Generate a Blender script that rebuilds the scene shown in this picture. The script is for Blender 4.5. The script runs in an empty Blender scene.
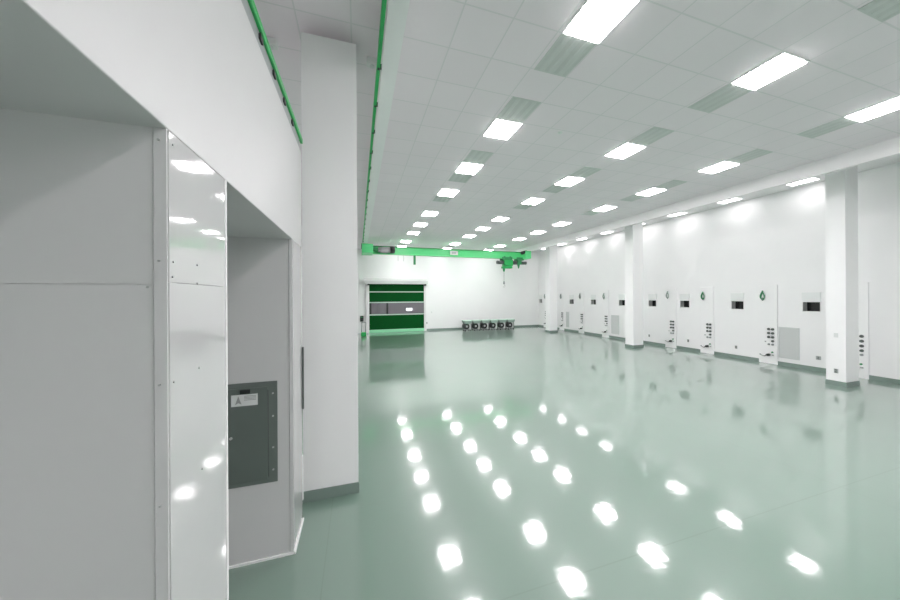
import bpy, bmesh, math, random
from mathutils import Matrix, Vector
random.seed(4)
C = bpy.context.scene.collection
sc = bpy.context.scene
EYE = 2.42                  # camera height above the floor
CEIL = EYE + 3.25           # tiled ceiling
GX, GY = 0.6074, 0.615      # ceiling grid module
OX, OY = 1.152, 3.13        # a grid crossing
WX, WB, WL, WF = 13.9, 21.0, -2.4, -6.0   # wall planes

# ------------------------------------------------------------------ materials
def mat(name, col, rough=0.5, metal=0.0, coat=0.0, emit=None, strength=0.0, noise=0.0, nscale=3.0, bump=0.0, bscale=30.0, ior=1.5):
    m = bpy.data.materials.new(name); m.use_nodes = True
    nt = m.node_tree; b = nt.nodes['Principled BSDF']
    b.inputs['Base Color'].default_value = (*col, 1)
    b.inputs['Roughness'].default_value = rough
    b.inputs['Metallic'].default_value = metal
    b.inputs['IOR'].default_value = ior
    b.inputs['Coat Weight'].default_value = coat
    b.inputs['Coat Roughness'].default_value = 0.03
    if emit:
        b.inputs['Emission Color'].default_value = (*emit, 1)
        b.inputs['Emission Strength'].default_value = strength
    tc = nt.nodes.new('ShaderNodeTexCoord')
    if noise > 0:
        n = nt.nodes.new('ShaderNodeTexNoise'); n.inputs['Scale'].default_value = nscale; n.inputs['Detail'].default_value = 4
        nt.links.new(tc.outputs['Object'], n.inputs['Vector'])
        mr = nt.nodes.new('ShaderNodeMapRange')
        mr.inputs['From Min'].default_value = 0.3; mr.inputs['From Max'].default_value = 0.7
        mr.inputs['To Min'].default_value = 1 - noise; mr.inputs['To Max'].default_value = 1 + noise
        nt.links.new(n.outputs['Fac'], mr.inputs['Value'])
        mx = nt.nodes.new('ShaderNodeVectorMath'); mx.operation = 'SCALE'
        mx.inputs[0].default_value = col
        nt.links.new(mr.outputs['Result'], mx.inputs['Scale'])
        nt.links.new(mx.outputs['Vector'], b.inputs['Base Color'])
    if bump > 0:
        n2 = nt.nodes.new('ShaderNodeTexNoise'); n2.inputs['Scale'].default_value = bscale; n2.inputs['Detail'].default_value = 3
        nt.links.new(tc.outputs['Object'], n2.inputs['Vector'])
        bp = nt.nodes.new('ShaderNodeBump'); bp.inputs['Distance'].default_value = bump; bp.inputs['Strength'].default_value = 1
        nt.links.new(n2.outputs['Fac'], bp.inputs['Height']); nt.links.new(bp.outputs['Normal'], b.inputs['Normal'])
    return m

def math_node(nt, op, a, b=None, c=None):
    n = nt.nodes.new('ShaderNodeMath'); n.operation = op
    for i, v in enumerate((a, b, c)):
        if v is None: continue
        if isinstance(v, (int, float)): n.inputs[i].default_value = v
        else: nt.links.new(v, n.inputs[i])
    return n.outputs[0]

def line_mask(nt, coord, origin, pitch, half):
    """1 on a line repeating every pitch (or a single line when pitch is None)"""
    d = math_node(nt, 'SUBTRACT', coord, origin)
    if pitch: d = math_node(nt, 'PINGPONG', d, pitch / 2)
    d = math_node(nt, 'ABSOLUTE', d)
    return math_node(nt, 'LESS_THAN', d, half)

def ceiling_mat():
    m = mat('ceiling_tile', (0.89, 0.82, 0.86), 0.75)
    nt = m.node_tree; b = nt.nodes['Principled BSDF']
    tc = nt.nodes.new('ShaderNodeTexCoord'); sp = nt.nodes.new('ShaderNodeSeparateXYZ')
    nt.links.new(tc.outputs['Object'], sp.inputs[0])
    lx = line_mask(nt, sp.outputs['X'], OX, GX, 0.009); ly = line_mask(nt, sp.outputs['Y'], OY, GY, 0.009)
    ln = math_node(nt, 'MAXIMUM', lx, ly)
    cx = math_node(nt, 'FLOOR', math_node(nt, 'DIVIDE', math_node(nt, 'SUBTRACT', sp.outputs['X'], OX), GX))
    cy = math_node(nt, 'FLOOR', math_node(nt, 'DIVIDE', math_node(nt, 'SUBTRACT', sp.outputs['Y'], OY), GY))
    cv = nt.nodes.new('ShaderNodeCombineXYZ'); nt.links.new(cx, cv.inputs[0]); nt.links.new(cy, cv.inputs[1])
    wn = nt.nodes.new('ShaderNodeTexWhiteNoise'); wn.noise_dimensions = '2D'; nt.links.new(cv.outputs[0], wn.inputs['Vector'])
    val = math_node(nt, 'MULTIPLY_ADD', wn.outputs['Value'], 0.02, 0.99)
    tile = nt.nodes.new('ShaderNodeVectorMath'); tile.operation = 'SCALE'; tile.inputs[0].default_value = (0.89, 0.82, 0.86)
    nt.links.new(val, tile.inputs['Scale'])
    mx = nt.nodes.new('ShaderNodeMix'); mx.data_type = 'RGBA'
    nt.links.new(ln, mx.inputs['Factor']); nt.links.new(tile.outputs[0], mx.inputs['A'])
    mx.inputs['B'].default_value = (0.775, 0.74, 0.76, 1)
    nt.links.new(mx.outputs['Result'], b.inputs['Base Color'])
    return m

def floor_mat():
    m = mat('epoxy_floor', (0.3, 0.42, 0.35), 0.29, ior=1.5, coat=1.0)
    nt = m.node_tree; b = nt.nodes['Principled BSDF']
    b.inputs['Coat Roughness'].default_value = 0.07; b.inputs['Coat IOR'].default_value = 2.0
    tc = nt.nodes.new('ShaderNodeTexCoord'); sp = nt.nodes.new('ShaderNodeSeparateXYZ')
    nt.links.new(tc.outputs['Object'], sp.inputs[0])
    n = nt.nodes.new('ShaderNodeTexNoise'); n.inputs['Scale'].default_value = 0.8; n.inputs['Detail'].default_value = 5
    nt.links.new(tc.outputs['Object'], n.inputs['Vector'])
    val = math_node(nt, 'MULTIPLY_ADD', n.outputs['Fac'], 0.12, 0.94)
    col = nt.nodes.new('ShaderNodeVectorMath'); col.operation = 'SCALE'; col.inputs[0].default_value = FLOOR_COL
    nt.links.new(val, col.inputs['Scale'])
    # saw-cut joints
    j = line_mask(nt, sp.outputs['Y'], 2.17, 6.1, 0.006)
    j = math_node(nt, 'MAXIMUM', j, line_mask(nt, sp.outputs['X'], -0.30, 6.1, 0.005))
    mx = nt.nodes.new('ShaderNodeMix'); mx.data_type = 'RGBA'
    nt.links.new(j, mx.inputs['Factor']); nt.links.new(col.outputs[0], mx.inputs['A'])
    mx.inputs['B'].default_value = (FLOOR_COL[0]*.9, FLOOR_COL[1]*.9, FLOOR_COL[2]*.9, 1)
    nt.links.new(mx.outputs['Result'], b.inputs['Base Color'])
    # self-levelled waviness of the coating
    n1 = nt.nodes.new('ShaderNodeTexNoise'); n1.inputs['Scale'].default_value = 1.5; n1.inputs['Detail'].default_value = 1.5
    n2 = nt.nodes.new('ShaderNodeTexNoise'); n2.inputs['Scale'].default_value = 9; n2.inputs['Detail'].default_value = 1.5
    for q in (n1, n2): nt.links.new(tc.outputs['Object'], q.inputs['Vector'])
    hgt = math_node(nt, 'MULTIPLY_ADD', n1.outputs['Fac'], 0.45, math_node(nt, 'MULTIPLY', n2.outputs['Fac'], 0.45))
    bp = nt.nodes.new('ShaderNodeBump'); bp.inputs['Distance'].default_value = FLOOR_BUMP; bp.inputs['Strength'].default_value = 1
    nt.links.new(hgt, bp.inputs['Height']); nt.links.new(bp.outputs['Normal'], b.inputs['Normal']); nt.links.new(bp.outputs['Normal'], b.inputs['Coat Normal'])
    return m

FLOOR_COL = (0.178, 0.268, 0.218)
FLOOR_BUMP = 0.0016
LIGHT = 26.0
LAMP = (1.0, 0.945, 0.975)
M = {}
M['white'] = mat('white_wall_paint', (0.875, 0.875, 0.875), 0.38, noise=0.008, nscale=1.2)
M['greywall'] = mat('grey_wall_paint', (0.78, 0.78, 0.78), 0.5)
M['washer'] = mat('lit_wall_washer', (0.9, 0.9, 0.9), 0.5, emit=LAMP, strength=LIGHT*.32)
M['column'] = mat('white_column_paint', (0.91, 0.91, 0.91), 0.4, noise=0.006)
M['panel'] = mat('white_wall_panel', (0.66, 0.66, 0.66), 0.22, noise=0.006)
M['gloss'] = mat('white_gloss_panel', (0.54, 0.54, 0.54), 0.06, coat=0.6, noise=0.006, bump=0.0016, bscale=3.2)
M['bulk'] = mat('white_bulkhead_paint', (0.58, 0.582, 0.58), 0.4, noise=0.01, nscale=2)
M['trim'] = mat('white_steel', (0.80, 0.79, 0.795), 0.4)
M['sealant'] = mat('white_sealant', (0.9, 0.91, 0.9), 0.5)
M['base'] = mat('grey_green_cove_base', (0.21, 0.275, 0.245), 0.35)
M['ceiling'] = ceiling_mat()
M['floor'] = floor_mat()
M['diffuser'] = mat('lit_diffuser', (0.9, 0.9, 0.9), 0.5, emit=LAMP, strength=LIGHT)
M['frame'] = mat('light_frame', (0.8, 0.81, 0.8), 0.4)
M['vent'] = mat('vent_grey', (0.58, 0.60, 0.585), 0.5)
M['slat'] = mat('vent_slat', (0.62, 0.64, 0.625), 0.45)
M['green'] = mat('bright_green_paint', (0.13, 0.78, 0.29), 0.35)
M['topgreen'] = mat('flange_green', (0.07, 0.27, 0.12), 0.5)
M['rail'] = mat('green_rail', (0.02, 0.42, 0.10), 0.35)
M['dkgreen'] = mat('dark_green_paint', (0.03, 0.26, 0.09), 0.4)
M['curtain'] = mat('green_door_curtain', (0.001, 0.075, 0.013), 0.65, noise=0.05, nscale=4)
M['curtain'].node_tree.nodes['Principled BSDF'].inputs['Specular IOR Level'].default_value = .1
M['mint'] = mat('mint_bottom_bar', (0.30, 0.72, 0.44), 0.4)
M['stripe'] = mat('curtain_rib', (0.52, 0.68, 0.58), 0.4)
M['dark'] = mat('black_plastic', (0.02, 0.024, 0.023), 0.4)
M['darkgrey'] = mat('dark_grey_steel', (0.09, 0.105, 0.10), 0.4)
M['midgrey'] = mat('mid_grey_steel', (0.32, 0.34, 0.34), 0.4, metal=0.3)
M['motor'] = mat('motor_grey', (0.42, 0.42, 0.43), 0.4)
M['steel'] = mat('steel', (0.6, 0.61, 0.6), 0.3, metal=0.8)
M['epanel'] = mat('grey_green_enamel', (0.145, 0.175, 0.16), 0.35, noise=0.03)
M['edoor'] = mat('grey_green_enamel_door', (0.13, 0.16, 0.145), 0.32, noise=0.03)
M['label'] = mat('white_label', (0.75, 0.77, 0.76), 0.5)
M['print'] = mat('grey_label_print', (0.35, 0.37, 0.36), 0.5)
M['wallvent'] = mat('wall_vent_grey', (0.63, 0.66, 0.645), 0.45)
M['plate'] = mat('grey_outlet_plate', (0.38, 0.40, 0.39), 0.4)
M['paleplate'] = mat('pale_switch_plate', (0.72, 0.74, 0.73), 0.4)
M['void'] = mat('unlit_room_pane', (0.012, 0.014, 0.014), 0.12)  # opaque pane, darkness of the room behind put into its colour
M['reveal'] = mat('window_reveal', (0.55, 0.57, 0.56), 0.5)
M['shutter'] = mat('window_shutter', (0.78, 0.80, 0.79), 0.4)
M['room'] = mat('corridor_grey', (0.45, 0.44, 0.46), 0.6)
M['lit'] = mat('lit_corridor_lamp', (0.9, 0.9, 0.9), 0.5, emit=(0.9, 1, 0.95), strength=6.0)
M['tread'] = mat('cart_top_grey_green', (0.30, 0.40, 0.35), 0.4)
M['cord'] = mat('grey_green_cord', (0.28, 0.34, 0.31), 0.5)
M['gcord'] = mat('green_cord', (0.04, 0.25, 0.11), 0.5)

def vinyl():
    m = bpy.data.materials.new('clear_vinyl'); m.use_nodes = True; nt = m.node_tree; nt.nodes.clear()
    out = nt.nodes.new('ShaderNodeOutputMaterial'); t = nt.nodes.new('ShaderNodeBsdfTransparent'); t.inputs[0].default_value = (.75, .73, .76, 1)
    p = nt.nodes.new('ShaderNodeBsdfPrincipled'); p.inputs['Base Color'].default_value = (.36, .34, .37, 1); p.inputs['Roughness'].default_value = .15
    mx = nt.nodes.new('ShaderNodeMixShader'); mx.inputs[0].default_value = .5
    nt.links.new(t.outputs[0], mx.inputs[1]); nt.links.new(p.outputs[0], mx.inputs[2]); nt.links.new(mx.outputs[0], out.inputs[0])
    return m
M['vinyl'] = vinyl()

# ------------------------------------------------------------------ mesh helpers
class B:
    """collects shapes (in world coordinates) for one mesh"""
    def __init__(s): s.bm = bmesh.new()
    def box(s, x0, x1, y0, y1, z0, z1, bev=0.0, mi=0):
        t = bmesh.new(); bmesh.ops.create_cube(t, size=1.0)
        for v in t.verts:
            v.co = Vector(((x0+x1)/2 + v.co.x*(x1-x0), (y0+y1)/2 + v.co.y*(y1-y0), (z0+z1)/2 + v.co.z*(z1-z0)))
        if bev > 0: bmesh.ops.bevel(t, geom=t.edges[:], offset=bev, segments=2, affect='EDGES', profile=0.5)
        for f in t.faces: f.material_index = mi
        return s._join(t)
    def _join(s, t):
        me = bpy.data.meshes.new('tmp'); t.to_mesh(me); t.free(); s.bm.from_mesh(me); bpy.data.meshes.remove(me); return s
    def cyl(s, p0, p1, r, seg=20, r2=None, mi=0):
        p0, p1 = Vector(p0), Vector(p1); d = p1-p0
        t = bmesh.new()
        bmesh.ops.create_cone(t, cap_ends=True, segments=seg, radius1=r, radius2=r if r2 is None else r2, depth=d.length)
        t.transform(Matrix.Translation((p0+p1)/2) @ d.to_track_quat('Z', 'Y').to_matrix().to_4x4())
        for f in t.faces: f.smooth = len(f.verts) == 4; f.material_index = mi
        return s._join(t)
    def tube(s, pts, r, seg=8, closed=False):
        pts = [Vector(p) for p in pts]; n = len(pts); t = bmesh.new(); rings = []
        for i, p in enumerate(pts):
            a = pts[(i-1) % n] if (closed or i) else p; b = pts[(i+1) % n] if (closed or i < n-1) else p
            q = (b-a).to_track_quat('Z', 'Y')
            rings.append([t.verts.new(p + q @ Vector((r*math.cos(k*2*math.pi/seg), r*math.sin(k*2*math.pi/seg), 0))) for k in range(seg)])
        for i in range(n if closed else n-1):
            A, D = rings[i], rings[(i+1) % n]
            for k in range(seg):
                f = t.faces.new((A[k], A[(k+1) % seg], D[(k+1) % seg], D[k])); f.smooth = True
        if not closed: t.faces.new(rings[0][::-1]); t.faces.new(rings[-1])
        bmesh.ops.recalc_face_normals(t, faces=t.faces)
        return s._join(t)
    def quad(s, *ps):
        s.bm.faces.new([s.bm.verts.new(p) for p in ps]); return s
    def prism(s, outline, axis, a, b):
        """extrude a 2-D outline along axis ('x','y','z') from a to b"""
        def P(u, v, w): return {'x': (w, u, v), 'y': (u, w, v), 'z': (u, v, w)}[axis]
        t = bmesh.new()
        lo = [t.verts.new(P(u, v, a)) for u, v in outline]; hi = [t.verts.new(P(u, v, b)) for u, v in outline]
        t.faces.new(lo); t.faces.new(hi)
        n = len(outline)
        for i in range(n): t.faces.new((lo[i], lo[(i+1) % n], hi[(i+1) % n], hi[i]))
        bmesh.ops.recalc_face_normals(t, faces=t.faces)
        return s._join(t)

def wloc(o):
    v = Vector((0, 0, 0))
    while o: v += o.location; o = o.parent
    return v

def obj(name, b, m, parent=None, base=None):
    """ONE mesh object; top-level meshes get their origin at base"""
    me = bpy.data.meshes.new(name)
    off = wloc(parent) if parent else Vector(base or (0, 0, 0))
    bmesh.ops.translate(b.bm, verts=b.bm.verts, vec=-off)
    b.bm.to_mesh(me); b.bm.free()
    for x in (m if isinstance(m, (list, tuple)) else [m]): me.materials.append(M[x])
    o = bpy.data.objects.new(name, me); C.objects.link(o)
    if parent: o.parent = parent
    else: o.location = off
    return o

def tag(o, label, cat, group=None):
    o['label'] = label; o['category'] = cat
    if group: o['group'] = group
    return o

def thing(name, label, cat, loc, group=None):
    o = bpy.data.objects.new(name, None); C.objects.link(o); o.location = loc; o.empty_display_size = .1
    return tag(o, label, cat, group)

def struct(name, b, m, label=None, parent=None):
    o = obj(name, b, m, parent)
    if not parent:
        o['kind'] = 'structure'
        if label: o['label'] = label
    return o

def dup(root, loc, label, group=None):
    r = root.copy(); C.objects.link(r); r.location = loc; r['label'] = label
    if group: r['group'] = group
    for ch in list(root.children):
        c = ch.copy(); C.objects.link(c); c.parent = r
        for g in list(ch.children):
            d = g.copy(); C.objects.link(d); d.parent = c
    return r

# ------------------------------------------------------------------ room shell
struct('floor', B().box(WL, WX, WF, WB, -.2, 0), 'floor')
struct('ceiling', B().box(WL, 10.66, WF, WB, CEIL, CEIL+.1), 'ceiling')
POCKET = EYE + 3.54         # raised ceiling strip between the soffit and the long wall
struct('ceiling_1', B().box(10.66, WX, WF, WB, POCKET, POCKET+.1), 'trim')
SOF = EYE + 2.90
struct('trim_1', B().box(10.66, 10.81, WF, WB, SOF, POCKET), 'trim')
struct('wall_left', B().box(WL-.2, WL, WF, WB, 0, CEIL), 'white')
struct('wall_front', B().box(WL-.2, WX+.2, WF-.2, WF, 0, POCKET), 'greywall')

# long white wall with the window openings left out
WIN = [5.80, 7.76, 9.70, 11.23, 13.02, 15.11, 17.09, 20.72]
WW, WZ0, WZ1 = 0.38, 1.885, 2.18
b = B(); y = WF
b.box(WX, WX+.06, WF, WB, 0, WZ0); b.box(WX, WX+.06, WF, WB, WZ1, POCKET)
for c in WIN:
    b.box(WX, WX+.06, y, c-WW/2, WZ0, WZ1); y = c+WW/2
b.box(WX, WX+.06, y, WB, WZ0, WZ1)
struct('wall_right', b, 'white')

# back wall with the roll-up door opening
DX0, DX1, DZ = 0.72, 4.48, 3.30
b = B()
b.box(WL, DX0, WB, WB+.2, 0, POCKET); b.box(DX1, WX, WB, WB+.2, 0, POCKET); b.box(DX0, DX1, WB, WB+.2, DZ, POCKET)
struct('wall_back', b, 'white')
# grey room seen through the door window
b = B()
b.box(-.3, 5.5, WB+3.2, WB+3.3, 0, 3.6); b.box(-.4, -.3, WB+.2, WB+3.3, 0, 3.6); b.box(5.5, 5.6, WB+.2, WB+3.3, 0, 3.6)
b.box(-.3, 5.5, WB+.2, WB+3.2, 3.5, 3.6); b.box(-.3, 5.5, WB+.2, WB+3.2, -.1, 0)
struct('wall_corridor', b, 'room')
t = thing('wall_lamp', 'small lit panel seen through the clear strip of the green door', 'light', (3.95, WB+3.2, 1.40))
obj('housing', B().box(3.68, 4.22, WB+3.14, WB+3.2, 1.27, 1.53, .01), 'frame', t)
obj('diffuser', B().box(3.70, 4.20, WB+3.125, WB+3.14, 1.29, 1.51), 'lit', t)

# chases along the long wall: (near edge, far edge)
CH = [(1.01*p, 1.01*q) for p, q in ((4.62, 5.12), (6.54, 7.04), (8.47, 8.96), (9.97, 10.46), (11.92, 12.40), (13.78, 14.27), (15.75, 16.24), (17.68, 18.17), (19.60, 20.09))]
b = B(); y = WF
for y0, y1 in CH:
    b.box(WX-.015, WX, y, y0, 0, .125); y = y1
b.box(WX-.015, WX, y, WB, 0, .125)
struct('baseboard_right', b, 'base')
struct('baseboard_back', B().box(DX1+.2, WX, WB-.015, WB, 0, .125), 'base')

# ------------------------------------------------------------------ windows of the long wall
for i, c in enumerate(WIN):
    y0, y1 = c-WW/2, c+WW/2
    b = B()                       # reveal box behind the opening
    b.box(WX+.02, WX+.34, y0-.02, y0, WZ0-.02, WZ1+.02); b.box(WX+.02, WX+.34, y1, y1+.02, WZ0-.02, WZ1+.02)
    b.box(WX+.02, WX+.34, y0, y1, WZ0-.02, WZ0); b.box(WX+.02, WX+.34, y0, y1, WZ1, WZ1+.02)
    w = struct('window_%d' % (i+1), b, 'reveal')
    obj('pane', B().box(WX+.22, WX+.24, y0, y1, WZ0, WZ1), 'void', w)
    b = B(); f = .012             # thin frame flush on the wall
    b.box(WX-.008, WX, y0-f, y0, WZ0-f, WZ1+f); b.box(WX-.008, WX, y1, y1+f, WZ0-f, WZ1+f)
    b.box(WX-.008, WX, y0, y1, WZ0-f, WZ0)
    obj('window_frame', b, 'trim', w)
    obj('shutter', B().box(WX-.03, WX, y0-.02, y1+.02, WZ1+.005, WZ1+.315, .006), 'shutter', w)

# ------------------------------------------------------------------ columns
def column(n, y0, y1, x0=12.15, x1=12.74, zt=POCKET):
    o = struct('wall_column_%d' % n, B().box(x0, x1, y0, y1, 0, zt), 'column')
    obj('baseboard', B().box(x0-.014, x1+.014, y0-.014, y1+.014, 0, .125), 'base', o)
    return o
column(1, 4.45, 4.80); column(2, 10.76, 11.20); column(3, 17.08, 17.55)
o = struct('wall_column_4', B().box(-.627, -.006, 3.90, 4.60, 0, EYE+3.14), 'column')
obj('baseboard', B().box(-.641, .004, 3.886, 4.61, 0, .125), 'base', o)
obj('column_neck', B().box(-.62, -.1, 4.06, 4.55, EYE+3.14, CEIL), 'column', o)

# ------------------------------------------------------------------ niche wall beside the camera
PX = -.588                       # plane of posts and bulkhead
PY0, PY1, PB = 1.205, 1.635, 3.15
ZB, ZT = EYE+.55, EYE+1.59
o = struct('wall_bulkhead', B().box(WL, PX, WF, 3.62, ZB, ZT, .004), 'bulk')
def screws(pts, parent, axis):
    proto = None
    for p in pts:
        if axis == 'y': q = (p[0], p[1]-.004, p[2])
        else: q = (p[0]+.004, p[1], p[2])
        obj('screw', B().cyl(p, q, .0035, 10), 'plate', parent)
# first niche end: big panel, corner flange and the glossy post face
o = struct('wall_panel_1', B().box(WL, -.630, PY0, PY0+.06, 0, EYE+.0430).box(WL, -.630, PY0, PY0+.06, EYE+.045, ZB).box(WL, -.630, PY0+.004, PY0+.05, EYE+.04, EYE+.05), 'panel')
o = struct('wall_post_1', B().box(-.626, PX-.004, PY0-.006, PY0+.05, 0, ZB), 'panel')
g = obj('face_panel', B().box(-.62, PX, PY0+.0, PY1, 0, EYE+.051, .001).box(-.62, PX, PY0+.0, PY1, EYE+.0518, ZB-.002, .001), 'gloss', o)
obj('edge_bead', B().box(-.625, PX+.004, PY1, PY1+.012, 0, ZB-.002, .002), 'sealant', o)
screws([(-.612, PY0-.006, z) for z in (2.93, 2.54, 2.14, 1.75, 1.35)], o, 'y')
screws([(-.645, PY0, 2.455)], o, 'y')
screws([(PX, PY0+.02, z) for z in (2.93, 2.54, 2.14)] + [(PX, 1.22, 2.49), (PX, 1.38, 2.545), (PX, 1.38, 2.475), (PX, 1.39, 2.15), (PX, 1.41, 1.75)], o, 'x')
# second niche end
o = struct('wall_panel_2', B().box(WL, -.624, PB, PB+.06, 0, EYE+.043).box(WL, -.624, PB, PB+.06, EYE+.045, ZB).box(WL, -.624, PB+.004, PB+.05, EYE+.04, EYE+.05), 'panel')
obj('floor_bead', B().box(WL, -.58, PB-.014, PB, 0, .018), 'sealant', o)
o = struct('wall_post_2', B().box(-.62, PX-.003, PB-.006, PB+.05, 0, ZB), 'panel')
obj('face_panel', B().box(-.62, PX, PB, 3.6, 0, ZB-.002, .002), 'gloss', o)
obj('floor_bead', B().box(PX, PX+.014, PB-.014, 3.6, 0, .018), 'sealant', o)
obj('edge_guard', B().box(-.62, PX+.006, 3.6, 3.62, .207, .697, .003), 'sealant', o)
obj('slot', B().box(-.60, PX+.016, 3.60, 3.63, 1.20, 1.875, .002), 'darkgrey', o)

# flush electrical panel
t = thing('electrical_panel', 'dark grey-green flush electrical panel in the white niche wall', 'electrical panel', (-.97, PB, .712))
obj('cover', B().box(-1.22, -.722, PB-.012, PB, .712, 1.646, .003), 'epanel', t)
d = obj('door', B().box(-1.19, -.80, PB-.022, PB-.012, .75, 1.60, .004), 'edoor', t)
obj('hinge', B().cyl((-.797, PB-.016, .78), (-.797, PB-.016, 1.57), .004, 8), 'darkgrey', d)
obj('latch', B().box(-1.015, -.935, PB-.036, PB-.022, 1.553, 1.592, .004), 'dark', d)
l = obj('label', B().box(-1.085, -.878, PB-.0235, PB-.022, 1.445, 1.548), 'label', d)
b = B()
b.prism([(-1.055, 1.46), (-1.030, 1.535), (-1.005, 1.46), (-1.03, 1.475)], 'y', PB-.0245, PB-.0235)
for k in range(4): b.box(-.985, -.89, PB-.0245, PB-.0235, 1.535-.012*k-.005, 1.535-.012*k)
obj('print', b, 'print', l)
obj('keyhole', B().cyl((-1.088, PB-.022, 1.165), (-1.088, PB-.03, 1.165), .012, 12), 'steel', d)
for z in (1.535, 1.325, 1.035, .83):
    obj('screw', B().cyl((-.757, PB-.012, z), (-.757, PB-.018, z), .008, 12), 'steel', t)

# green rail on brackets along the top of the bulkhead
def rail(label, x, z, y0, y1, step, off, wz, wx):
    t = thing('conductor_rail', label, 'rail', (x, y0, z))
    obj('bar', B().box(x-wx, x+wx, y0, y1, z-wz, z+wz, .006), 'rail', t)
    return t
t = rail('green rail on dark brackets along the top of the white bulkhead', -.60, EYE+1.755, WF+.5, 3.72, .33, .2, .026, .014)
obj('channel', B().box(-.618, -.606, WF+.5, 3.62, ZT, EYE+1.73, .003), 'midgrey', t)
for k in range(12):
    yk = 3.23-.33*k
    obj('bracket', B().box(-.606, -.592, yk-.03, yk+.03, EYE+1.675, EYE+1.71, .003).box(-.606, -.598, yk-.01, yk+.01, EYE+1.70, EYE+1.735), 'dark', t)

# ------------------------------------------------------------------ crane runway girder near the column, green rail on its side
t = thing('runway_girder', 'long white runway girder hung under the tiled ceiling past the column', 'girder', (.40, 8, SOF))
obj('girder_beam', B().prism([(.30, SOF), (.50, SOF), (.50, SOF+.03), (.42, SOF+.05), (.42, CEIL-.06), (.50, CEIL-.04), (.50, CEIL-.004), (.30, CEIL-.004), (.30, CEIL-.04), (.38, CEIL-.06), (.38, SOF+.05), (.30, SOF+.03)], 'y', WF, WB-.02), 'column', t)
t = rail('thin green rail clipped along the side of the white runway girder', .262, SOF+.03, WF+.5, WB-4.4, .615, .1, .035, .022)
for k in range(17):
    yk = 3.9+.78*k
    obj('bracket', B().box(.262, .31, yk-.02, yk+.02, SOF+.0, SOF+.05, .004).box(.250, .28, yk-.018, yk+.018, SOF-.010, SOF+.0), 'dark', t)

# ------------------------------------------------------------------ ceiling lights and vents
ROWS = [(2, 'beside the white girder'), (7, 'middle'), (12, 'beside the soffit')]
NUM = ['first', 'second', 'third', 'fourth', 'fifth', 'sixth', 'seventh', 'eighth', 'ninth', 'tenth', 'eleventh', 'twelfth', 'thirteenth']
LY = [OY-GY*.5 + GY*k for k in (27, 24, 20, 17, 14, 10, 7, 4, 0, -3, -6, -10, -13)]   # from the back wall; last two unseen behind the camera, added for light
def row_text(kind, i, r):
    where = {0: 'in the row beside the white girder', 1: 'in the middle row', 2: 'in the row beside the soffit'}[r]
    return '%s %s, %s from the back wall' % (kind, where, NUM[i])
def make_light(loc, label, group, wx=.515, wy=.575, m='diffuser'):
    t = thing('ceiling_light', label, 'ceiling light', loc, group)
    x, y, z = loc
    b = B(); e = .022
    b.box(x-wx/2-e, x-wx/2, y-wy/2-e, y+wy/2+e, z-.012, z); b.box(x+wx/2, x+wx/2+e, y-wy/2-e, y+wy/2+e, z-.012, z)
    b.box(x-wx/2, x+wx/2, y-wy/2-e, y-wy/2, z-.012, z); b.box(x-wx/2, x+wx/2, y+wy/2, y+wy/2+e, z-.012, z)
    obj('frame', b, 'frame', t)
    obj('diffuser', B().box(x-wx/2, x+wx/2, y-wy/2, y+wy/2, z-.022, z-.001, .005), m, t)   # dropped lens, lit on its sides too
    return t
lp = None
for r, (k, _) in enumerate(ROWS):
    cx = OX + GX*(k+.5) + .03
    for i, cy in enumerate(LY):
        lab = row_text('square lit ceiling panel', i, r)
        if lp is None: lp = make_light((cx, cy, CEIL), lab, 'ceiling lights')
        else: dup(lp, (cx, cy, CEIL), lab, 'ceiling lights')
# lights above the soffit, washing the long wall
wp = make_light((13.2, 19.24, POCKET), 'lit panel in the raised strip above the soffit, first from the back wall', 'wall washing lights', m='washer')
for i in range(1, 8):
    dup(wp, (13.2, 19.24-1.93*i, POCKET), 'lit panel in the raised strip above the soffit, %s from the back wall' % NUM[i], 'wall washing lights')

def make_vent(loc, label, group):
    t = thing('ceiling_vent', label, 'vent', loc, group)
    x, y, z = loc; wx, wy = .49, .585
    b = B(); e = .02
    b.box(x-wx/2-e, x-wx/2, y-wy/2-e, y+wy/2+e, z-.006, z); b.box(x+wx/2, x+wx/2+e, y-wy/2-e, y+wy/2+e, z-.006, z)
    b.box(x-wx/2, x+wx/2, y-wy/2-e, y-wy/2, z-.006, z); b.box(x-wx/2, x+wx/2, y+wy/2, y+wy/2+e, z-.006, z)
    obj('frame', b, 'slat', t)
    obj('backing', B().box(x-wx/2, x+wx/2, y-wy/2, y+wy/2, z-.003, z-.001), 'vent', t)
    for k in range(3):
        xx = x-.15+.15*k
        obj('slat', B().prism([(xx-.045, z-.004), (xx+.045, z-.004), (xx+.03, z-.010), (xx-.03, z-.010)], 'y', y-wy/2, y+wy/2), 'slat', t)
    return t
VY = [OY+GY*(k+.5) for k in (11, 7, 5, 2, 0, -3)]        # cells just before or after a light
VY = [OY+GY*(k+.5) for k in (10, 7, 5, 2, 0, -3)]
vp = None
for r, (k, _) in enumerate(ROWS):
    cx = OX + GX*(k+.5) + .02
    for i, cy in enumerate(VY):
        lab = row_text('grey louvred ceiling vent', i, r)
        if vp is None: vp = make_vent((cx, cy, CEIL), lab, 'ceiling vents')
        else: dup(vp, (cx, cy, CEIL), lab, 'ceiling vents')

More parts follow.
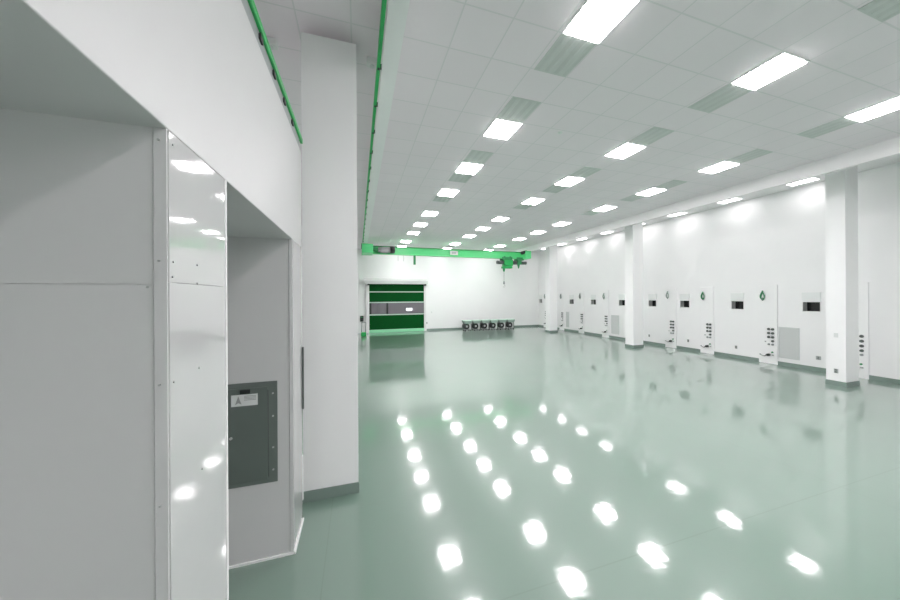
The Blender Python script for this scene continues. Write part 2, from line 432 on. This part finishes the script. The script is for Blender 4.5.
# small ceiling fittings
def ceiling_sensor(x, y, label):
    t = thing('ceiling_sensor', label, 'sensor', (x, y, CEIL), 'ceiling sensors')
    obj('housing', B().box(x-.07, x+.07, y-.05, y+.05, CEIL-.09, CEIL, .012), 'frame', t)
    obj('lens', B().cyl((x, y, CEIL-.09), (x, y, CEIL-.105), .03, 16), 'paleplate', t)
ceiling_sensor(-1.03, 4.27, 'small white ceiling sensor above the green bulkhead rail')
ceiling_sensor(.20, 4.23, 'small white ceiling sensor between the column and the green girder rail')
def sprinkler(x, y, label):
    o = obj('sprinkler_head', B().cyl((x, y, CEIL), (x, y, CEIL-.006), .045, 20).cyl((x, y, CEIL-.006), (x, y, CEIL-.02), .02, 12).cyl((x, y, CEIL-.02), (x, y, CEIL-.023), .03, 16), 'frame', base=(x, y, CEIL))
    tag(o, label, 'sprinkler', 'ceiling sprinklers')
sprinkler(3.85, 1.95, 'small round sprinkler head on the tiled ceiling, closest to the camera')
sprinkler(6.90, 1.93, 'small round sprinkler head beyond the first middle-row vent, before the soffit')
sprinkler(3.85, 5.05, 'small round sprinkler head between the girder row and the middle row lights')

# ------------------------------------------------------------------ wall outlets and vents
def outlet(loc, axis, label, m='plate', w=.075, hh=.115):
    x, y, z = loc
    t = thing('wall_outlet', label, 'outlet', loc, 'wall outlets')
    if axis == 'x':   # plate facing -X
        obj('plate', B().box(x-.012, x, y-w/2, y+w/2, z-hh/2, z+hh/2, .003), m, t)
        b = B()
        for dz in (-.027, .027): b.box(x-.015, x-.012, y-.02, y+.02, z+dz-.015, z+dz+.015, .001)
    else:
        obj('plate', B().box(x-w/2, x+w/2, y-.012, y, z-hh/2, z+hh/2, .003), m, t)
        b = B()
        for dz in (-.027, .027): b.box(x-.02, x+.02, y-.015, y-.012, z+dz-.015, z+dz+.015, .001)
    obj('socket', b, 'darkgrey' if m == 'plate' else 'paleplate', t)
for y, lab in ((5.65, 'grey double socket low on the white wall just past the big column'), (7.81, 'grey socket low on the wall under the second window from the big column'),
               (9.56, 'grey socket low on the wall under the third window from the big column'), (11.41, 'grey socket low on the wall just before the middle column')):
    outlet((WX, y, .42), 'x', lab, w=.11 if y < 6 else .075)
outlet((12.15, 4.62, .39), 'x', 'grey socket at the foot of the big white column')
outlet((12.15, 4.62, 1.34), 'x', 'pale switch plate at chest height on the big white column', 'paleplate')
outlet((4.70, WB, .55), 'y', 'small grey socket low on the back wall beside the green door')
outlet((5.05, WB, 1.30), 'y', 'small pale switch on the back wall beside the green door', 'paleplate')

def wall_vent(y0, y1, label):
    z0, z1 = .26, 1.32
    t = thing('wall_vent', label, 'vent', (WX, (y0+y1)/2, z0), 'wall return vents')
    b = B(); e = .025
    b.box(WX-.016, WX, y0, y0+e, z0, z1); b.box(WX-.016, WX, y1-e, y1, z0, z1); b.box(WX-.016, WX, y0+e, y1-e, z0, z0+e); b.box(WX-.016, WX, y0+e, y1-e, z1-e, z1)
    obj('frame', b, 'wallvent', t)
    b = B(); n = 34
    for k in range(n):
        z = z0+e+(z1-z0-2*e)*(k+.5)/n
        b.prism([(WX-.002, z+.012), (WX-.014, z-.008), (WX-.012, z-.012), (WX, z+.008)], 'y', y0+e, y1-e)
    obj('louvre', b, 'wallvent', t)
    obj('backing', B().box(WX-.0015, WX, y0+e, y1-e, z0+e, z1-e), 'vent', t)
wall_vent(6.07, 6.585, 'tall grey louvred wall vent between the big column and its next service panel')
wall_vent(13.22, 13.75, 'tall grey louvred wall vent just past the middle column')
wall_vent(17.36, 17.66, 'narrow grey louvred wall vent close to the back wall')

# ------------------------------------------------------------------ service chases with connectors
XC = 13.865
CHL = ['behind the big column', 'second from the big column, beside the tall vent', 'third from the big column', 'fourth from the big column, before the middle column',
       'hidden beyond the middle column', 'just past the middle column', 'second past the middle column', 'third past the middle column', 'standing next to the back wall corner']
def connector(y, z, r, m, parent):
    o = obj('connector', B().cyl((XC, y, z), (XC-.012, y, z), r, 18).cyl((XC-.012, y, z), (XC-.04, y, z), r*.82, 18), m, parent)
    return o
y0, y1 = CH[0]
ch = thing('service_chase', 'white service panel with black connectors, ' + CHL[0], 'service panel', (XC, (y0+y1)/2, 0), 'service panels')
obj('body', B().box(XC, WX, y0, y1, 0, 2.76, .008), 'white', ch)
a = y0
for z in (1.215, 1.075, .935):
    connector(a+.12, z, .043, 'darkgrey', ch); connector(a+.225, z, .043, 'darkgrey', ch)
connector(a+.12, .80, .040, 'darkgrey', ch); connector(a+.31, .77, .016, 'midgrey', ch)
connector(a+.12, .68, .034, 'midgrey', ch); connector(a+.22, .68, .034, 'midgrey', ch)
connector(a+.13, .41, .026, 'dkgreen', ch)
v = obj('valve', B().cyl((XC, a+.22, .31), (XC-.09, a+.22, .31), .045, 16).cyl((XC-.06, a+.22, .31), (XC-.06, a+.33, .25), .014, 10).box(XC-.1, XC-.085, a+.17, a+.27, .30, .32, .003), 'dark', ch)
obj('pipe', B().tube([(XC-.05, a+.33, .25), (XC-.05, a+.38, .26), (XC-.05, a+.46, .30), (XC-.02, a+.46, .30), (XC+.01, a+.46, .30)], .012), 'midgrey', ch)
obj('outlet_plate', B().box(XC-.01, XC, a+.09, a+.15, .29, .33, .002), 'plate', ch)
for (y0, y1), lab in list(zip(CH, CHL))[1:]:
    dup(ch, (XC, (y0+y1)/2, 0), 'white service panel with black connectors, ' + lab)

# coiled cords hung on the chases
def hanging_cord(y, m, label, zt=2.56, proto=None):
    t = thing('hanging_cord', label, 'cord', (XC, y, zt), 'hanging cords')
    obj('hook', B().tube([(XC, y, zt-.01), (XC-.05, y, zt-.01), (XC-.06, y, zt+.02)], .008), 'darkgrey', t)
    for q in range(3):
        w = .062+.012*q; pts = []
        for k in range(28):
            a = 2*math.pi*k/28
            s = (1-math.cos(a))/2
            pts.append((XC-.05-.012*q+.006*math.sin(3*a), y+w*math.sin(a)*s**.8, zt-.02-.30*s+.015*q))
        obj('loop', B().tube(pts, .013, 8, closed=True), m, t)
    obj('plug', B().cyl((XC-.05, y-.01, zt-.24), (XC-.05, y+.005, zt-.34), .028, 12, .02), 'darkgrey', t)
hanging_cord(6.97, 'gcord', 'green cord looped on a hook on the second service panel from the big column')
hanging_cord(8.91, 'gcord', 'dark green cord looped on a hook on the third service panel from the big column')
hanging_cord(10.41, 'cord', 'grey cord looped on the service panel before the middle column', 2.60)
hanging_cord(14.21, 'cord', 'grey cord looped on the service panel just past the middle column')
hanging_cord(16.19, 'cord', 'grey cord looped on the second service panel past the middle column')
hanging_cord(18.12, 'cord', 'grey cord looped on the third service panel past the middle column')
hanging_cord(20.04, 'cord', 'grey cord looped on the service panel next to the back wall corner')

# ------------------------------------------------------------------ green roll-up door
b = B()
DF = WB-.14
b.box(DX0-.22, DX0, DF, WB, 0, DZ, .01); b.box(DX1, DX1+.14, DF, WB, 0, DZ, .01)
door = struct('door_1', b, 'trim')
obj('hood', B().prism([(WB, DZ), (DF-.28, DZ), (DF-.28, DZ+.22), (DF-.18, DZ+.38), (WB, DZ+.38)], 'x', DX0-.34, DX1+.2), 'slat', door)
obj('bracket', B().box(DX0-.12, DX0+.0, DF-.2, DF, DZ-.1, DZ, .01), 'dark', door)
obj('bracket', B().box(DX1, DX1+.12, DF-.2, DF, DZ-.1, DZ, .01), 'dark', door)
CY = WB-.06
for z0, z1 in ((2.80, DZ), (2.08, 2.73), (.20, 1.17)):
    obj('curtain_panel', B().box(DX0, DX1, CY, CY+.02, z0, z1), 'curtain', door)
for z0, z1 in ((2.73, 2.80), (2.01, 2.08), (1.17, 1.24)):
    obj('rib', B().box(DX0, DX1, CY-.012, CY+.03, z0, z1, .006), 'stripe', door)
obj('vision_strip', B().box(DX0, DX1, CY+.002, CY+.014, 1.24, 2.01), 'vinyl', door)
obj('window_bar', B().box(1.86, 1.98, CY-.004, CY+.02, 1.24, 2.01), 'dark', door)
obj('window_bar', B().box(DX0, DX0+.14, CY-.004, CY+.02, 1.24, 2.01), 'dark', door)
obj('bottom_bar', B().box(DX0-.02, DX1+.02, CY-.04, CY+.05, .0, .20, .015), 'mint', door)
# beside the door
t = thing('control_box', 'black push-button box on the back wall beside the green door', 'control box', (.24, WB, .78))
obj('case', B().box(.13, .35, WB-.12, WB, .78, 1.16, .012), 'dark', t)
obj('button', B().cyl((.24, WB-.12, 1.06), (.24, WB-.14, 1.06), .035, 16), 'rail', t)
obj('button', B().cyl((.24, WB-.12, .92), (.24, WB-.14, .92), .035, 16), 'darkgrey', t)
t = thing('guard_post', 'grey twin-tube guard post with green foot beside the green door', 'guard post', (.33, 19.3, 0))
obj('foot', B().box(.17, .48, 19.17, 19.48, 0, .24, .03), 'rail', t)
for x in (.20, .45):
    obj('tube', B().cyl((x, 19.32, .24), (x, 19.32, .86), .025, 12), 'midgrey', t)
obj('crossbar', B().cyl((.20, 19.32, .84), (.45, 19.32, .84), .02, 12), 'midgrey', t)

# ------------------------------------------------------------------ six small wheeled carts by the back wall
def make_cart(x, y, label):
    t = thing('rolling_cart', label, 'cart', (x, y, 0), 'rolling carts by the back wall')
    obj('top', B().prism([(x-.28, .66), (x-.20, .54), (x+.22, .54), (x+.29, .66), (x+.29, .72), (x-.28, .72)], 'y', y-.28, y+.28), 'tread', t)
    obj('rim', B().box(x-.29, x+.30, y-.29, y+.29, .72, .755, .01), 'stripe', t)
    for sx, sy in ((-.2, -.2), (.24, -.2), (-.2, .2), (.24, .2)):
        obj('leg', B().box(x+sx-.015, x+sx+.015, y+sy-.015, y+sy+.015, .10, .55), 'darkgrey', t)
    d = obj('drum', B().cyl((x-.10, y-.27, .35), (x-.10, y+.2, .35), .20, 24), 'dark', t)
    obj('hub', B().cyl((x-.10, y-.285, .35), (x-.10, y-.27, .35), .07, 16), 'motor', d)
    obj('tray', B().box(x-.24, x+.26, y-.24, y+.26, .10, .125, .006), 'midgrey', t)
    obj('side_panel', B().box(x+.10, x+.225, y-.2, y+.2, .13, .535, .01), 'wallvent', t)
    for sx, sy in ((-.17, -.2), (.21, -.2), (-.17, .2), (.21, .2)):
        obj('caster', B().cyl((x+sx-.018, y+sy, .05), (x+sx+.018, y+sy, .05), .05, 16).box(x+sx-.022, x+sx+.022, y+sy-.03, y+sy+.03, .05, .10, .004), 'dark', t)
    return t
pos = ['first', 'second', 'third', 'fourth', 'fifth', 'sixth']
CXS = [7.28+.665*i for i in range(6)]
cart = None
for i, x in enumerate(CXS):
    lab = 'black wheeled cart with grey-green top in the row of six, %s from the green door' % pos[i]
    if cart is None: cart = make_cart(x, 19.75, lab)
    else: dup(cart, (x, 19.75, 0), lab)

# ------------------------------------------------------------------ green bridge crane under the two runways
CYR = 17.3
t = thing('bridge_crane', 'bright green bridge crane girder spanning the hall before the back wall', 'crane', (5.5, CYR, EYE+2.33))
z0, z1 = EYE+2.40, EYE+2.85
obj('girder', B().prism([(CYR-.13, z0), (CYR+.13, z0), (CYR+.13, z0+.03), (CYR+.02, z0+.05), (CYR+.02, z1-.05), (CYR+.13, z1-.03), (CYR+.13, z1), (CYR-.13, z1), (CYR-.13, z1-.03), (CYR-.02, z1-.05), (CYR-.02, z0+.05), (CYR-.13, z0+.03)], 'x', .25, 10.55), 'green', t)
obj('top_flange', B().box(.25, 10.55, CYR-.135, CYR+.135, z1-.028, z1+.008, .004), 'topgreen', t)
for xa, xb in ((.21, .80), (10.16, 10.56)):
    e = obj('end_truck', B().box(xa, xb, CYR-.55, CYR+.55, EYE+2.39, SOF-.02, .02), 'green', t)
    for dy in (-.42, .42):
        obj('wheel', B().cyl((xa-.03, CYR+dy, SOF-.09), (xa+.10, CYR+dy, SOF-.09), .085, 20), 'dark', e)
mo = obj('motor', B().cyl((1.08, CYR-.3, EYE+2.62), (1.75, CYR-.3, EYE+2.62), .15, 24).box(1.2, 1.6, CYR-.42, CYR-.05, EYE+2.46, EYE+2.58, .01), 'motor', t)
obj('fan_cover', B().cyl((1.73, CYR-.3, EYE+2.64), (1.98, CYR-.3, EYE+2.64), .19, 24), 'dark', mo)
obj('gearbox', B().cyl((.70, CYR-.42, EYE+2.70), (.94, CYR-.42, EYE+2.70), .11, 20).box(.80, 1.1, CYR-.36, CYR-.2, EYE+2.52, EYE+2.68, .02), 'dkgreen', t)
obj('motor', B().cyl((9.95, CYR-.40, EYE+2.74), (10.3, CYR-.40, EYE+2.84), .10, 20), 'dark', t)
s = obj('capacity_plate', B().box(5.28, 5.78, CYR-.142, CYR-.13, z0+.10, z0+.34, .004), 'label', t)
obj('web_mount', B().box(5.3, 5.76, CYR-.13, CYR-.02, z0+.16, z0+.28), 'green', t)
b = B()
for k in range(3): b.box(5.42+.08*k, 5.47+.08*k, CYR-.146, CYR-.142, z0+.18, z0+.27)
obj('print', b, 'print', s)
obj('hanger', B().box(3.10, 3.22, CYR-.06, CYR+.04, EYE+1.87, z0, .01), 'dkgreen', t)
for x in (2.20, 2.52): obj('cable', B().cyl((x, CYR-.05, z0), (x, CYR-.05, z0-.35), .010, 8), 'motor', t)

# hoist trolleys running on the bridge
t = thing('chain_hoist', 'green chain hoist with a hanging hook under the bridge crane', 'hoist', (9.0, CYR, EYE+1.9))
Z = EYE+.16
obj('trolley', B().box(8.72, 9.42, CYR-.20, CYR-.145, Z+2.12, Z+2.33, .02).box(8.72, 9.42, CYR+.145, CYR+.20, Z+2.12, Z+2.33, .02).cyl((8.85, CYR-.24, Z+2.29), (8.85, CYR-.2, Z+2.29), .08).cyl((9.25, CYR-.24, Z+2.29), (9.25, CYR-.2, Z+2.29), .08).box(8.8, 9.36, CYR-.15, CYR+.15, Z+2.12, Z+2.17), 'dkgreen', t)
obj('body', B().box(8.86, 9.48, CYR-.2, CYR+.2, Z+1.78, Z+2.17, .04).box(8.80, 9.45, CYR-.16, CYR+.16, Z+1.62, Z+1.76, .03), 'rail', t)
obj('motor', B().cyl((8.42, CYR, Z+2.0), (8.86, CYR, Z+2.0), .11, 20).cyl((9.48, CYR, Z+2.0), (9.80, CYR, Z+2.0), .12, 20), 'darkgrey', t)
obj('chain_guide', B().cyl((8.92, CYR, Z+1.62), (8.92, CYR, Z+1.42), .08, 16, .05), 'dkgreen', t)
b = B()
for k in range(14):
    zc = Z+1.40-.045*k; pts = []
    for q in range(12):
        a = 2*math.pi*q/12; u = .022*math.cos(a); v = .036*math.sin(a)
        pts.append((8.92+(u if k % 2 else 0), CYR+(0 if k % 2 else u), zc+v))
    b.tube(pts, .010, 6, closed=True)
obj('chain', b, 'steel', t)
hk = obj('hook_block', B().cyl((8.92, CYR, Z+.80), (8.92, CYR, Z+.62), .05, 16), 'midgrey', t)
obj('hook', B().tube([(8.92, CYR, Z+.62)] + [(8.92+.07*math.sin(a), CYR, Z+.50+.07*math.cos(a)) for a in [i*.36 for i in range(13)]], .018), 'steel', hk)
t = thing('hoist_trolley', 'small dark green trolley with side motor beside the chain hoist', 'trolley', (9.97, CYR, EYE+1.9))
obj('frame', B().box(9.74, 10.25, CYR-.2, CYR-.145, Z+2.14, Z+2.33, .02).box(9.74, 10.25, CYR+.145, CYR+.2, Z+2.14, Z+2.33, .02).box(9.76, 10.22, CYR-.15, CYR+.15, Z+2.14, Z+2.18).box(9.84, 10.12, CYR-.16, CYR+.16, Z+1.90, Z+2.2, .03), 'dkgreen', t)
obj('motor', B().cyl((10.12, CYR, Z+2.0), (10.52, CYR, Z+2.0), .10, 20), 'darkgrey', t)
obj('nose', B().cyl((9.97, CYR, Z+1.92), (9.97, CYR, Z+1.64), .10, 16, .03), 'dkgreen', t)

# ------------------------------------------------------------------ camera, world, view
cam = bpy.data.cameras.new('camera'); co = bpy.data.objects.new('camera', cam); C.objects.link(co)
cam.sensor_width = 36; cam.lens = 300/900*36; cam.clip_start = .02
cam.shift_y = -3.4/900
yaw = math.atan2(92, 300); roll = math.radians(.3)
co.matrix_world = Matrix.Translation((0, 0, EYE)) @ Matrix.Rotation(-yaw, 4, 'Z') @ Matrix.Rotation(math.pi/2, 4, 'X') @ Matrix.Rotation(-roll, 4, 'Z')
sc.camera = co
w = bpy.data.worlds.new('world'); sc.world = w; w.use_nodes = True
w.node_tree.nodes['Background'].inputs[0].default_value = (.8, .85, .82, 1)
w.node_tree.nodes['Background'].inputs[1].default_value = .2
sc.view_settings.view_transform = 'Standard'; sc.view_settings.look = 'None'; sc.view_settings.gamma = 1
sc.view_settings.exposure = 0.70
sc.cycles.use_denoising = True
sc.cycles.max_bounces = 14; sc.cycles.diffuse_bounces = 8; sc.cycles.glossy_bounces = 6
sc.cycles.sample_clamp_indirect = 10
